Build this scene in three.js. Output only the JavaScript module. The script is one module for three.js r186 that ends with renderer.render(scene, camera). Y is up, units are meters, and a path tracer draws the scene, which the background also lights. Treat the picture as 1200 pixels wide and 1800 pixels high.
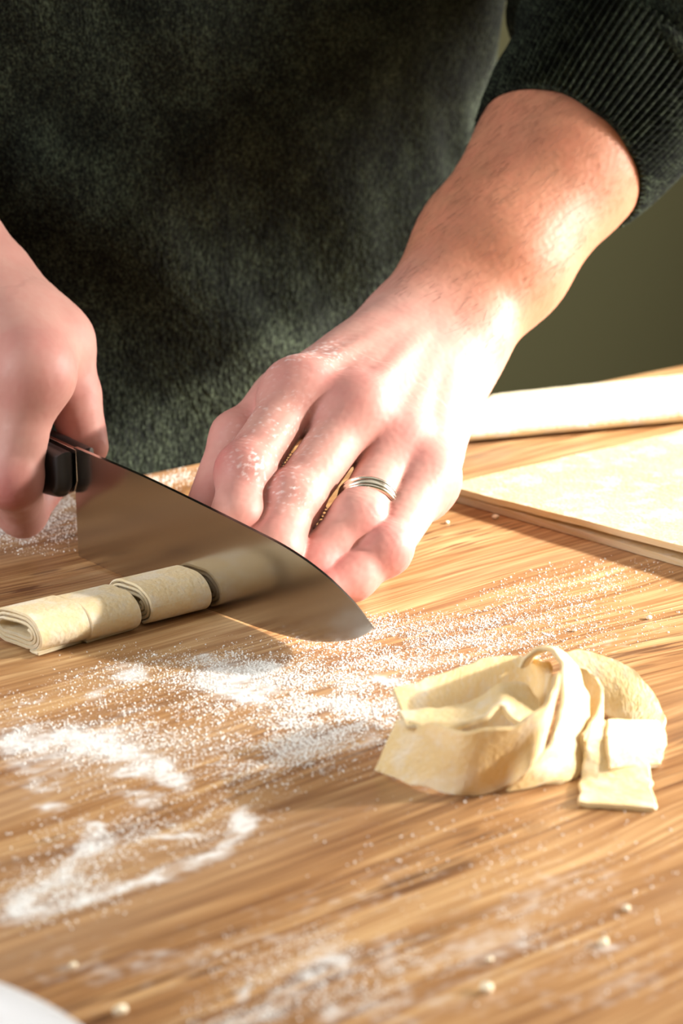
import * as THREE from 'three';
import { ImprovedNoise } from 'three/addons/math/ImprovedNoise.js';
import { RoundedBoxGeometry } from 'three/addons/geometries/RoundedBoxGeometry.js';
import { RectAreaLightUniformsLib } from 'three/addons/lights/RectAreaLightUniformsLib.js';
import * as BGU from 'three/addons/utils/BufferGeometryUtils.js';

// Axes: x along the table (and its grain), z from the cook towards the near side, heights measured from the table top.
const T = 0.9;                                   // table top above the floor
const scene = new THREE.Scene();
const camera = new THREE.PerspectiveCamera(23.913, 2 / 3, 0.02, 30);
camera.position.set(-0.5159, T + 0.27, 0.6601);
camera.lookAt(0.1146, T + 0.0046, -0.0694);
camera.focus = 0.872;
camera.userData.fStop = 13;
scene.add(camera);

const renderer = new THREE.WebGLRenderer({ antialias: true });
renderer.toneMapping = THREE.LinearToneMapping;
renderer.toneMappingExposure = 1.5;
renderer.shadowMap.enabled = true;
RectAreaLightUniformsLib.init();
scene.background = new THREE.Color(0.62, 0.72, 0.85);

const sun = new THREE.DirectionalLight(new THREE.Color(1.0, 0.93, 0.83), 11.8);
sun.position.set(2.05, T + 1.0, 1.5); sun.target.position.set(0.05, T, 0.0);
sun.castShadow = true; sun.shadow.radius = 8; sun.shadow.mapSize.set(2048, 2048);
Object.assign(sun.shadow.camera, { left: -2, right: 2, top: 2, bottom: -2, near: 0.1, far: 8 });
scene.add(sun, sun.target);
function windowLight(w, h, color, power, pos, look) {
  const l = new THREE.RectAreaLight(color, power, w, h);
  l.position.set(...pos); l.lookAt(...look); scene.add(l); return l;
}
windowLight(2.05, 0.85, new THREE.Color(1, 0.97, 0.92), 16, [1.68, T + 0.48, 0.89], [0, T + 0.48, 0.89]);   // daylight of the wide window beside the table
windowLight(0.95, 1.4, new THREE.Color(0.95, 0.97, 1), 6.5, [-1.83, T + 0.92, -0.47], [0, T + 0.92, -0.47]);   // daylight of the window across the room

// ------------------------------------------------------------------ helpers
const noise = new ImprovedNoise();
const n3 = (x, y, z) => noise.noise(x, y, z);
// flat noise from a table of random values, smoothed: quick enough for large textures
const NT = new Float32Array(65536); { let q = 77; for (let i = 0; i < 65536; i++) { q = Math.imul(q ^ q >>> 15, 0x2c1b3c6d) + 0x9e3779b9 | 0; let t = Math.imul(q ^ q >>> 13, 0x297a2d39); NT[i] = ((t ^ t >>> 16) >>> 0) / 2147483648 - 1; } }
const n2 = (x, y, o) => { const xi = Math.floor(x), yi = Math.floor(y), u = x - xi, v = y - yi, a = u * u * (3 - 2 * u), b = v * v * (3 - 2 * v), r0 = ((yi + o * 37) & 255) << 8, r1 = ((yi + 1 + o * 37) & 255) << 8, c0 = (xi + o * 91) & 255, c1 = (xi + 1 + o * 91) & 255, p = NT[r0 | c0], q = NT[r0 | c1], s = NT[r1 | c0], t = NT[r1 | c1], e = p + (q - p) * a; return e + (s + (t - s) * a - e) * b; };
const fbm = (x, y, o, oct = 4) => { let s = 0, a = 0.42; o |= 0; for (let i = 0; i < oct; i++) { s += a * n2(x, y, o + i * 5); x = x * 2.03 + 7.1; y = y * 2.03 + 3.7; a *= 0.5; } return s; };
let seed = 12345;
const rnd = () => { seed |= 0; seed = seed + 0x6D2B79F5 | 0; let t = Math.imul(seed ^ seed >>> 15, 1 | seed); t = t + Math.imul(t ^ t >>> 7, 61 | t) ^ t; return ((t ^ t >>> 14) >>> 0) / 4294967296; };
const clamp = (x, a = 0, b = 1) => x < a ? a : x > b ? b : x;
const sstep = (a, b, x) => { const t = clamp((x - a) / (b - a)); return t * t * (3 - 2 * t); };
const mix = (a, b, t) => a + (b - a) * t;
const mix3 = (a, b, t) => [mix(a[0], b[0], t), mix(a[1], b[1], t), mix(a[2], b[2], t)];
const sub = (a, b) => [a[0] - b[0], a[1] - b[1], a[2] - b[2]], add = (a, b) => [a[0] + b[0], a[1] + b[1], a[2] + b[2]];
const mul = (a, s) => [a[0] * s, a[1] * s, a[2] * s], dot = (a, b) => a[0] * b[0] + a[1] * b[1] + a[2] * b[2];
const len = (a) => Math.hypot(a[0], a[1], a[2]), nrm = (a) => mul(a, 1 / (len(a) || 1));
const cross = (a, b) => [a[1] * b[2] - a[2] * b[1], a[2] * b[0] - a[0] * b[2], a[0] * b[1] - a[1] * b[0]];
const used = new Map();
function numbered(name) { const k = used.get(name) ?? 0; used.set(name, k + 1); return k ? `${name}_${String(k).padStart(3, '0')}` : name; }
function thing(name, label, category, base, group) {       // a Group at the thing's base; parts are built in table coordinates
  const o = new THREE.Group(); o.name = numbered(name); o.userData = { label, category };
  if (group) o.userData.group = group;
  o.position.set(base[0], base[1] + T, base[2]); o.base = base; scene.add(o); return o;
}
function part(name, geo, mat, parent, extra) {
  const b = parent.base; geo.translate(-b[0], -b[1], -b[2]);
  const m = new THREE.Mesh(geo, mat); m.name = name; m.castShadow = m.receiveShadow = true; m.base = b;
  if (extra) Object.assign(m.userData, extra);
  parent.add(m); return m;
}
function solo(name, geo, mat, base, data) {                 // a thing that is one mesh
  geo.translate(-base[0], -base[1], -base[2]);
  const m = new THREE.Mesh(geo, mat); m.name = numbered(name); m.castShadow = m.receiveShadow = true; m.base = base;
  m.position.set(base[0], base[1] + T, base[2]); m.userData = data; scene.add(m); return m;
}
const structure = (name, geo, mat, base, label, category) => solo(name, geo, mat, base, { kind: 'structure', label, category });
const box = (x0, x1, y0, y1, z0, z1) => new THREE.BoxGeometry(x1 - x0, y1 - y0, z1 - z0).translate((x0 + x1) / 2, (y0 + y1) / 2, (z0 + z1) / 2);
const rbox = (x0, x1, y0, y1, z0, z1, r) => new RoundedBoxGeometry(x1 - x0, y1 - y0, z1 - z0, 3, r).translate((x0 + x1) / 2, (y0 + y1) / 2, (z0 + z1) / 2);
const merge = (list) => BGU.mergeGeometries(list.map((g) => { const o = g.index ? g.toNonIndexed() : g; for (const k of Object.keys(o.attributes)) if (!['position', 'normal', 'uv'].includes(k)) o.deleteAttribute(k); return o; }));
const crease = (g, a) => { g.scale(1000, 1000, 1000); const o = BGU.toCreasedNormals(g, a); o.scale(0.001, 0.001, 0.001); return o; };   // worked in millimetres: it joins points closer than a hundredth of a unit
const std = (o) => new THREE.MeshStandardMaterial(o), phys = (o) => new THREE.MeshPhysicalMaterial(o);
const lin = (r, g, b) => new THREE.Color().setRGB(r, g, b);
function dataTex(w, h, fn, srgb = true) {                   // fn(u, v) -> [r, g, b] linear 0..1
  const d = new Uint8Array(w * h * 4), enc = (x) => { x = clamp(x); return 255 * (srgb ? (x < 0.0031308 ? 12.92 * x : 1.055 * Math.pow(x, 1 / 2.4) - 0.055) : x); };
  for (let j = 0, i = 0; j < h; j++) for (let k = 0; k < w; k++, i += 4) { const c = fn((k + 0.5) / w, (j + 0.5) / h); d[i] = enc(c[0]); d[i + 1] = enc(c[1]); d[i + 2] = enc(c[2]); d[i + 3] = 255; }
  const t = new THREE.DataTexture(d, w, h); t.magFilter = THREE.LinearFilter; t.minFilter = THREE.LinearMipmapLinearFilter; t.generateMipmaps = true;
  t.wrapS = t.wrapT = THREE.RepeatWrapping; if (srgb) t.colorSpace = THREE.SRGBColorSpace; t.needsUpdate = true; return t;
}
// a grid surface from a function of (i, j)
function gridGeo(nu, nv, fn, closedU = false) {
  const pos = [], uv = [], idx = [];
  for (let j = 0; j <= nv; j++) for (let i = 0; i <= nu; i++) { const p = fn(i / nu, j / nv); pos.push(p[0], p[1], p[2]); uv.push(p[3] ?? i / nu, p[4] ?? j / nv); }
  for (let j = 0; j < nv; j++) for (let i = 0; i < nu; i++) { const a = j * (nu + 1) + i, b = a + 1, c = a + nu + 1, d = c + 1; idx.push(a, b, d, a, d, c); }
  const g = new THREE.BufferGeometry(); g.setAttribute('position', new THREE.Float32BufferAttribute(pos, 3)); g.setAttribute('uv', new THREE.Float32BufferAttribute(uv, 2)); g.setIndex(idx); g.computeVertexNormals();
  if (closedU) { const n = g.attributes.normal; for (let j = 0; j <= nv; j++) { const a = j * (nu + 1), b = a + nu; const v = nrm([n.getX(a) + n.getX(b), n.getY(a) + n.getY(b), n.getZ(a) + n.getZ(b)]); n.setXYZ(a, ...v); n.setXYZ(b, ...v); } }
  return g;
}
// ---- signed distances and a surface-net mesher
const smin = (a, b, k) => { const h = Math.max(k - Math.abs(a - b), 0) / k; return Math.min(a, b) - h * h * k * 0.25; };
function cone(a, b, ra, rb) {                               // distance to a round cone from a to b
  const ba = sub(b, a), l2 = dot(ba, ba), rr = ra - rb, a2 = l2 - rr * rr, il2 = 1 / l2, R = Math.max(ra, rb), c = mul(add(a, b), 0.5), reach = Math.sqrt(l2) / 2 + R;
  const f = (x, y, z) => {
    const px = x - a[0], py = y - a[1], pz = z - a[2], yy = px * ba[0] + py * ba[1] + pz * ba[2], zz = yy - l2;
    const qx = px * l2 - ba[0] * yy, qy = py * l2 - ba[1] * yy, qz = pz * l2 - ba[2] * yy, x2 = qx * qx + qy * qy + qz * qz, y2 = yy * yy * l2, z2 = zz * zz * l2, k = Math.sign(rr) * rr * rr * x2;
    if (Math.sign(zz) * a2 * z2 > k) return Math.sqrt(x2 + z2) * il2 - rb;
    if (Math.sign(yy) * a2 * y2 < k) return Math.sqrt(x2 + y2) * il2 - ra;
    return (Math.sqrt(x2 * a2 * il2) + yy * rr) * il2 - ra;
  };
  f.near = (x, y, z) => Math.hypot(x - c[0], y - c[1], z - c[2]) - reach;
  return f;
}
const ball = (c, r) => { const f = (x, y, z) => Math.hypot(x - c[0], y - c[1], z - c[2]) - r; f.near = f; return f; };
const ellip = (c, r) => { const f = (x, y, z) => { const ax = (x - c[0]) / r[0], ay = (y - c[1]) / r[1], az = (z - c[2]) / r[2], k0 = Math.hypot(ax, ay, az), k1 = Math.hypot(ax / r[0], ay / r[1], az / r[2]); return k1 < 1e-9 ? -Math.min(...r) : k0 * (k0 - 1) / k1; }; const R = Math.max(...r); f.near = (x, y, z) => Math.hypot(x - c[0], y - c[1], z - c[2]) - R; return f; };
function blend(list, k) {                                   // smooth union
  const f = (x, y, z) => { let d = 1e3; for (const s of list) { if (s.near && s.near(x, y, z) > d + k) continue; d = smin(d, s(x, y, z), k); } return d; };
  return f;
}
function surfaceNet(sdf, lo, hi, h, colour) {
  const n = [0, 1, 2].map((i) => Math.ceil((hi[i] - lo[i]) / h / 4) * 4 + 1), [nx, ny, nz] = n, V = new Float32Array(nx * ny * nz).fill(NaN), at = (i, j, k) => (k * ny + j) * nx + i;
  const near = [], far = [], rad = 4 * h * 0.9;
  for (let k = 0; k < nz - 1; k += 4) for (let j = 0; j < ny - 1; j += 4) for (let i = 0; i < nx - 1; i += 4) {
    const d = sdf(lo[0] + (i + 2) * h, lo[1] + (j + 2) * h, lo[2] + (k + 2) * h);
    (Math.abs(d) < rad + 2 * h ? near : far).push([i, j, k, d]);
  }
  for (const [bi, bj, bk] of near) for (let k = bk; k <= bk + 4; k++) for (let j = bj; j <= bj + 4; j++) for (let i = bi; i <= bi + 4; i++) { const a = at(i, j, k); if (V[a] !== V[a]) V[a] = sdf(lo[0] + i * h, lo[1] + j * h, lo[2] + k * h); }
  const id = new Map(), pos = [], idx = [];
  const E = [[0, 1], [2, 3], [4, 5], [6, 7], [0, 2], [1, 3], [4, 6], [5, 7], [0, 4], [1, 5], [2, 6], [3, 7]];
  const cells = [];
  for (const [bi, bj, bk] of near) for (let k = bk; k < bk + 4; k++) for (let j = bj; j < bj + 4; j++) for (let i = bi; i < bi + 4; i++) {
    const v = []; let s = 0;
    for (let c = 0; c < 8; c++) { v[c] = V[at(i + (c & 1), j + (c >> 1 & 1), k + (c >> 2))]; if (v[c] < 0) s++; }
    if (s === 0 || s === 8) continue;
    let x = 0, y = 0, z = 0, m = 0;
    for (const [p, q] of E) { if (v[p] < 0 === v[q] < 0) continue; const t = v[p] / (v[p] - v[q]); x += mix(p & 1, q & 1, t); y += mix(p >> 1 & 1, q >> 1 & 1, t); z += mix(p >> 2, q >> 2, t); m++; }
    id.set(at(i, j, k), pos.length / 3); pos.push(lo[0] + (i + x / m) * h, lo[1] + (j + y / m) * h, lo[2] + (k + z / m) * h); cells.push(i, j, k);
  }
  const quad = (a, b, c, d, flip) => { if (a === undefined || b === undefined || c === undefined || d === undefined) return; flip ? idx.push(a, c, b, a, d, c) : idx.push(a, b, c, a, c, d); };
  for (let q = 0; q < cells.length; q += 3) {
    const i = cells[q], j = cells[q + 1], k = cells[q + 2], o = V[at(i, j, k)] < 0;
    if (j > 0 && k > 0 && o !== V[at(i + 1, j, k)] < 0) quad(id.get(at(i, j, k)), id.get(at(i, j - 1, k)), id.get(at(i, j - 1, k - 1)), id.get(at(i, j, k - 1)), !o);
    if (i > 0 && k > 0 && o !== V[at(i, j + 1, k)] < 0) quad(id.get(at(i, j, k)), id.get(at(i, j, k - 1)), id.get(at(i - 1, j, k - 1)), id.get(at(i - 1, j, k)), !o);
    if (i > 0 && j > 0 && o !== V[at(i, j, k + 1)] < 0) quad(id.get(at(i, j, k)), id.get(at(i - 1, j, k)), id.get(at(i - 1, j - 1, k)), id.get(at(i, j - 1, k)), !o);
  }
  const g = new THREE.BufferGeometry(); g.setAttribute('position', new THREE.Float32BufferAttribute(pos, 3)); g.setIndex(idx); g.computeVertexNormals();
  const P = g.attributes.position.array, N = g.attributes.normal.array;
  for (let i = 0; i < P.length; i += 3) { const d = clamp(sdf(P[i], P[i + 1], P[i + 2]), -h * 0.5, h * 0.5); P[i] -= N[i] * d; P[i + 1] -= N[i + 1] * d; P[i + 2] -= N[i + 2] * d; }
  g.computeVertexNormals();
  if (colour) { const col = new Float32Array(P.length); for (let i = 0; i < P.length; i += 3) { const c = colour([P[i], P[i + 1], P[i + 2]]); col[i] = c[0]; col[i + 1] = c[1]; col[i + 2] = c[2]; } g.setAttribute('color', new THREE.BufferAttribute(col, 3)); }
  return g;
}
// ------------------------------------------------------------------ the room
const plaster = (r, g, b) => { const c = lin(r, g, b); return std({ color: c, roughness: 0.9, bumpMap: plasterBump, bumpScale: 0.0006 }); };
const plasterBump = dataTex(256, 256, (u, v) => { const q = 0.5 + 0.5 * fbm(u * 40, v * 40, 3, 3); return [q, q, q]; }, false);
const olive = plaster(0.054, 0.050, 0.015), pale = plaster(0.5, 0.47, 0.4), white = plaster(0.5, 0.48, 0.44);
structure('floor', box(-2.02, 1.87, -T - 0.1, -T, -1.12, 2.62), std({ color: lin(0.16, 0.1, 0.06), roughness: 0.6 }), [0, -T, 0.5], 'brown floor under the table', 'floor');
structure('ceiling', box(-2.02, 1.87, 1.9, 2.0, -1.12, 2.62), white, [0, 1.9, 0.5], 'white ceiling of the room', 'ceiling');
structure('wall_back', box(-2.02, 1.87, -T, 1.9, -1.12, -1.0), olive, [0, -T, -1.06], 'plain olive green wall behind the cook', 'wall');
structure('wall_front', box(-2.02, 1.87, -T, 1.9, 2.5, 2.62), olive, [0, -T, 2.56], 'olive green wall facing the cook', 'wall');
function windowWall(side, n, x0, x1, z0, z1, y0, y1) {
  structure(`wall_${side}`, merge([box(x0, x1, -T, y0, -1.0, 2.5), box(x0, x1, y1, 1.9, -1.0, 2.5), box(x0, x1, y0, y1, -1.0, z0), box(x0, x1, y0, y1, z1, 2.5)]), side === 'right' ? pale : olive, [(x0 + x1) / 2, -T, 0.5], `wall with the tall window, ${side === 'right' ? 'beside the table' : 'across the room'}`, 'wall');
  const xm = (x0 + x1) / 2, fr = std({ color: lin(0.75, 0.74, 0.7), roughness: 0.5 });
  const w = thing(`window_${n}`, side === 'right' ? 'wide white framed window beside the table' : 'white framed window across the room', 'window', [xm, y0, (z0 + z1) / 2]);
  w.userData.kind = 'structure';
  const b = 0.05;
  part('frame', merge([box(xm - 0.03, xm + 0.03, y0, y0 + b, z0, z1), box(xm - 0.03, xm + 0.03, y1 - b, y1, z0, z1), box(xm - 0.03, xm + 0.03, y0 + b, y1 - b, z0, z0 + b), box(xm - 0.03, xm + 0.03, y0 + b, y1 - b, z1 - b, z1)]), fr, w);
  part('pane', new THREE.PlaneGeometry(z1 - z0 - 2 * b, y1 - y0 - 2 * b).rotateY(Math.PI / 2).translate(xm, (y0 + y1) / 2, (z0 + z1) / 2), phys({ color: 0xffffff, transmission: 1, thickness: 0, roughness: 0, ior: 1.5 }), w);
}
windowWall('right', 1, 1.75, 1.87, -0.2, 1.98, 0.02, 0.975);
windowWall('left', 2, -2.02, -1.9, -0.97, 0.03, 0.15, 1.7);

// ------------------------------------------------------------------ flour and the wooden table
const FILM=[
[-0.0384,0.0534,41.0,35.7,-42.2,21.1,1.00],[-0.0363,0.0302,184.0,141.6,-108.0,125.0,0.80],[-0.0249,0.0535,100.1,81.5,-79.0,91.4,0.80],[-0.0472,0.0720,100.5,119.4,-222.0,-34.7,0.80],
[-0.0463,0.0542,82.8,64.8,-63.6,73.6,0.90],[-0.0640,0.0236,100.3,72.5,-61.9,71.6,0.90],[-0.0829,0.0353,187.2,101.3,43.2,258.6,0.80],[-0.0639,0.0299,191.9,139.9,-112.6,130.3,0.80],
[-0.1046,0.0274,154.4,78.2,41.5,232.6,0.45],[-0.1193,0.0684,31.3,24.5,-52.9,23.7,0.70],[-0.1089,0.0902,39.9,39.1,-115.1,7.3,1.00],[-0.1096,0.1115,71.9,91.0,-213.5,-37.5,1.00],
[-0.1081,0.0648,51.0,35.7,-58.6,67.8,0.80],[-0.1368,0.0787,69.1,46.4,-53.5,61.9,0.60],[-0.1272,0.0549,94.3,62.4,-43.5,50.4,0.60],[-0.0836,0.0585,113.7,63.4,50.5,347.1,0.60],
[-0.1268,0.1176,95.2,85.6,-133.9,36.9,0.80],[-0.1502,0.1060,139.8,126.4,-173.7,26.2,0.60],[-0.1433,0.0914,98.4,66.3,-144.2,166.9,0.50],[-0.1166,0.0993,78.5,57.0,-139.9,161.8,0.70],
[-0.1141,0.1514,62.8,127.4,-179.1,-67.9,1.00],[-0.1305,0.1643,83.2,34.9,87.8,222.7,0.80],[-0.1513,0.1669,54.2,29.6,9.9,212.7,0.75],[-0.1741,0.1669,47.2,25.4,-9.5,206.8,0.65],
[-0.1982,0.1650,73.8,40.2,-44.0,193.2,0.55],[-0.1371,0.1480,59.7,42.4,-179.0,301.7,0.70],[-0.1493,0.1292,93.2,95.5,-254.6,10.2,0.90],[-0.1582,0.1404,123.0,63.0,12.4,168.3,0.90],
[-0.1737,0.1476,107.0,37.2,103.2,233.0,0.85],[-0.1890,0.1565,115.9,55.2,8.7,146.6,0.90],[-0.1801,0.1569,108.4,74.5,-63.4,73.3,0.55],[-0.1954,0.1580,186.2,123.1,-76.4,88.3,0.70],
[-0.0334,0.1019,30.3,23.7,-11.6,34.5,0.25],[-0.0589,0.1205,40.0,31.8,-37.7,73.7,0.30],[-0.0012,0.0909,82.1,81.2,-185.6,90.9,0.85],[0.0237,0.0837,54.6,48.0,-62.7,129.3,0.25],
[-0.0449,0.1261,84.2,74.1,-93.3,107.9,0.30],[-0.0867,0.1043,145.9,97.0,-76.1,449.5,0.60],[-0.0924,0.1444,140.9,98.5,-53.7,272.1,0.50],[-0.0837,0.0859,165.0,103.0,-16.1,386.1,0.40],
[-0.1892,0.2467,81.4,51.0,-48.9,226.3,1.00],[-0.1703,0.2432,136.4,55.7,58.8,193.6,0.80],[-0.1549,0.2336,96.5,81.9,-50.4,58.3,0.45],[-0.1547,0.2422,204.7,176.9,-57.1,66.1,0.60],
[-0.1817,0.2373,270.3,120.4,79.2,366.9,0.80],[-0.1418,0.2449,199.4,178.8,-50.4,58.3,0.40],[-0.1728,0.2569,185.2,157.9,-73.8,85.4,0.50],[-0.1573,0.2184,132.7,108.6,-139.5,161.4,0.35],
[-0.1507,0.2621,265.4,241.8,-71.3,82.5,0.30],[0.0105,-0.1408,45.0,30.2,-42.7,49.4,0.45],[0.0082,-0.1541,163.4,107.5,-63.0,72.9,0.60],[0.0376,-0.1579,57.7,39.7,-36.3,41.9,0.30],
[0.1025,-0.1706,81.4,54.7,1.2,77.7,0.25],[-0.0964,0.2776,118.8,126.7,-141.7,163.9,0.40],[-0.0761,0.2658,182.3,197.6,-185.2,214.3,0.35],[0.0797,0.0689,114.6,114.0,-121.6,140.7,0.30],
[-0.0622,0.1586,272.9,245.7,-286.7,331.7,0.50],[-0.0594,0.1669,310.9,285.8,-362.7,419.7,0.50],[-0.0236,0.1703,136.5,135.2,-228.8,264.8,0.30],[-0.1221,0.2533,22.8,18.7,-17.9,51.3,0.34],
[-0.1142,0.2896,27.5,24.8,-24.6,66.4,0.32],[-0.1850,0.2118,34.7,21.4,-16.5,63.6,0.34],[-0.0794,0.2440,23.1,19.9,-17.4,66.3,0.26],[-0.1212,0.2127,30.6,22.4,-18.2,73.3,0.26],
[-0.2045,0.1949,67.3,39.2,-24.9,75.3,0.30],[-0.1584,0.2674,35.4,28.0,-35.8,80.1,0.36],[0.0925,0.1103,29.4,27.9,-11.4,73.9,0.24],[-0.0974,0.1658,32.5,23.3,-21.0,99.0,0.20]];  // the closing faint patches only make the near wood paler
const SPR=[
[-0.0334,0.1019,0.0317,0.0107,-0.0229,0.0292,1.00],[-0.0341,0.0648,0.0216,0.0187,-0.0217,0.0266,0.50],[0.0219,0.0741,0.0308,0.0097,-0.0155,0.0186,0.70],
[0.0266,0.0448,0.0271,0.0055,-0.0099,0.0126,0.60],[0.0634,0.0680,0.0348,0.0074,-0.0149,0.0171,0.35],[0.1164,0.0593,0.0374,0.0076,-0.0218,0.0233,0.22],
[-0.0377,0.0540,0.0218,0.0188,-0.0217,0.0272,0.50],[-0.1043,0.0748,0.0283,0.0395,-0.0243,0.0318,0.45],[-0.0667,0.0289,0.0174,0.0151,-0.0171,0.0235,0.25],
[-0.1432,0.1427,0.0356,0.0102,-0.0152,0.0240,0.35],[-0.1833,0.1589,0.0239,0.0073,-0.0092,0.0158,0.50],[-0.1590,0.2385,0.0215,0.0186,-0.0144,0.0170,0.40],
[-0.1883,0.2455,0.0147,0.0053,-0.0065,0.0097,0.50],[0.0129,-0.1444,0.0194,0.0168,-0.0168,0.0251,0.70],[0.0419,-0.1662,0.0110,0.0095,-0.0157,0.0228,0.40],
[0.1055,-0.1746,0.0205,0.0016,-0.0112,0.0164,0.40],[-0.0732,0.1211,0.0254,0.0131,-0.0147,0.0190,0.40],[-0.0725,0.2197,0.0359,0.0310,-0.0334,0.0337,0.04],
[-0.0999,0.2680,0.0287,0.0248,-0.0242,0.0234,0.05],[0.0696,0.0905,0.0429,0.0136,-0.0172,0.0186,0.20]];

// whitening of a table point, 0..1: hand-thrown flour and faint pale patches, torn edges
const filmCells = new Map();                                // which patches reach each 2 cm cell
FILM.forEach((f) => { const det = Math.abs(f[2] * f[5] - f[3] * f[4]), R = 2.1 * Math.min(0.06, Math.max(Math.hypot(f[3], f[5]), Math.hypot(f[2], f[4])) / det) + 0.006; for (let i = Math.floor((f[0] - R) / 0.02); i <= (f[0] + R) / 0.02; i++) for (let j = Math.floor((f[1] - R) / 0.02); j <= (f[1] + R) / 0.02; j++) { const k = i * 1000 + j; if (!filmCells.has(k)) filmCells.set(k, []); filmCells.get(k).push(f); } });
function flourPaleAt(x, z) {
  const here = filmCells.get(Math.floor(x / 0.02) * 1000 + Math.floor(z / 0.02)); if (!here) return 0;
  const wx = x + 0.006 * fbm(x * 90, z * 90, 1.3, 3), wz = z + 0.006 * fbm(x * 90 + 9, z * 90 + 4, 5.2, 3);
  let s = 0;
  for (const [cx, cz, a, b, c, d, k] of here) {
    const dx = wx - cx, dz = wz - cz; if (Math.abs(dx) > 0.14 || Math.abs(dz) > 0.14) continue;
    const u = a * dx + b * dz, v = c * dx + d * dz, q = u * u + v * v; if (q > 4) continue;
    s += 1.15 * k * Math.exp(-q * 1.5);
  }
  if (s < 0.02) return 0;
  const g = fbm(x * 260, z * 420, 2, 3), g2 = fbm(x * 60, z * 130, 8, 3);
  const q = s * (1.0 + 1.2 * g2) + 0.55 * g - 0.2; return clamp(q < 0.35 ? q * 0.9 : 0.315 + (q - 0.35) * 1.15) * clamp(0.86 + 0.9 * fbm(x * 420, z * 500, 33, 2));
}
const TX0 = -0.32, TX1 = 0.73, TZ0 = -0.19, TZ1 = 0.45;      // the stretch of table one texture covers
const woodTone = (x, z) => {
  const w = 0.020 * fbm(x * 3, z * 9, 11, 3), zz = z + w + 0.004 * n2(x * 14, z * 30, 2);
  const rings = 0.5 + 0.5 * Math.sin(zz * 300 + 7 * fbm(x * 1.2, zz * 26, 4, 3));
  const broad = fbm(x * 2.2, zz * 16, 21, 4), streak = fbm(x * 7, zz * 150, 31, 4), fine = fbm(x * 30, zz * 820, 41, 2), pore = n2(x * 55, zz * 1000, 51);
  let t = 0.47 + 0.42 * broad + 0.10 * (rings - 0.5) + 0.34 * streak + 0.72 * fine;
  const dark = sstep(0.2, 0.7, pore) * sstep(-0.15, 0.25, fbm(x * 3, zz * 60, 61, 2)) * 0.95 + sstep(0.22, 0.45, fbm(x * 4.5, zz * 70, 71, 3)) * 0.32;
  t = clamp(t);
  let c = t < 0.5 ? mix3([0.19, 0.078, 0.026], [0.385, 0.20, 0.080], t * 2) : mix3([0.385, 0.20, 0.080], [0.62, 0.40, 0.195], t * 2 - 1);
  c = mix3(c, [0.13, 0.055, 0.022], clamp(dark));
  const grey = sstep(0.05, 0.5, fbm(x * 5 + 3, zz * 22, 81, 3)) * 0.35; // greyed, dry patches
  return mix3(c, [0.42, 0.28, 0.17], grey);
};
const woodMap = dataTex(2048, 2048, (u, v) => {
  const x = mix(TX0, TX1, u), z = mix(TZ0, TZ1, v); let c = woodTone(x, z);
  const f = flourPaleAt(x, z);
  return f > 0 ? mix3(c, [0.80, 0.79, 0.77], Math.pow(f, 1.1) * 0.97) : c;
});
const woodBump = dataTex(1024, 1024, (u, v) => { const x = mix(TX0, TX1, u), z = mix(TZ0, TZ1, v); const q = 0.5 + 0.4 * fbm(x * 9, z * 420, 41, 3) + 0.25 * fbm(x * 30, z * 900, 4, 2); return [q, q, q]; }, false);
woodMap.wrapS = woodMap.wrapT = woodBump.wrapS = woodBump.wrapT = THREE.MirroredRepeatWrapping;
const wood = std({ map: woodMap, bumpMap: woodBump, bumpScale: 0.00035, roughness: 0.42 });
const plainWood = std({ color: lin(0.3, 0.15, 0.065), roughness: 0.55 });
const woodUV = (g) => { const p = g.attributes.position, uv = g.attributes.uv; for (let i = 0; i < p.count; i++) uv.setXY(i, (p.getX(i) - TX0) / (TX1 - TX0), (p.getZ(i) - p.getY(i) - TZ0) / (TZ1 - TZ0)); return g; };
const table = thing('table', 'brown wooden work table dusted with flour', 'table', [0.15, -T, 0.2]);
part('tabletop', woodUV(rbox(-0.75, 1.15, -0.034, 0, -0.19, 0.62, 0.004)), wood, table);
part('apron', merge([box(-0.65, 1.05, -0.13, -0.034, -0.125, -0.1), box(-0.65, 1.05, -0.13, -0.034, 0.53, 0.555), box(-0.65, -0.625, -0.13, -0.034, -0.1, 0.53), box(1.025, 1.05, -0.13, -0.034, -0.1, 0.53)]), plainWood, table);
for (const x of [-0.62, 1.02]) for (const z of [-0.095, 0.525]) part('leg', rbox(x - 0.035, x + 0.035, -T, -0.034, z - 0.028, z + 0.028, 0.005), plainWood, table);

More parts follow.
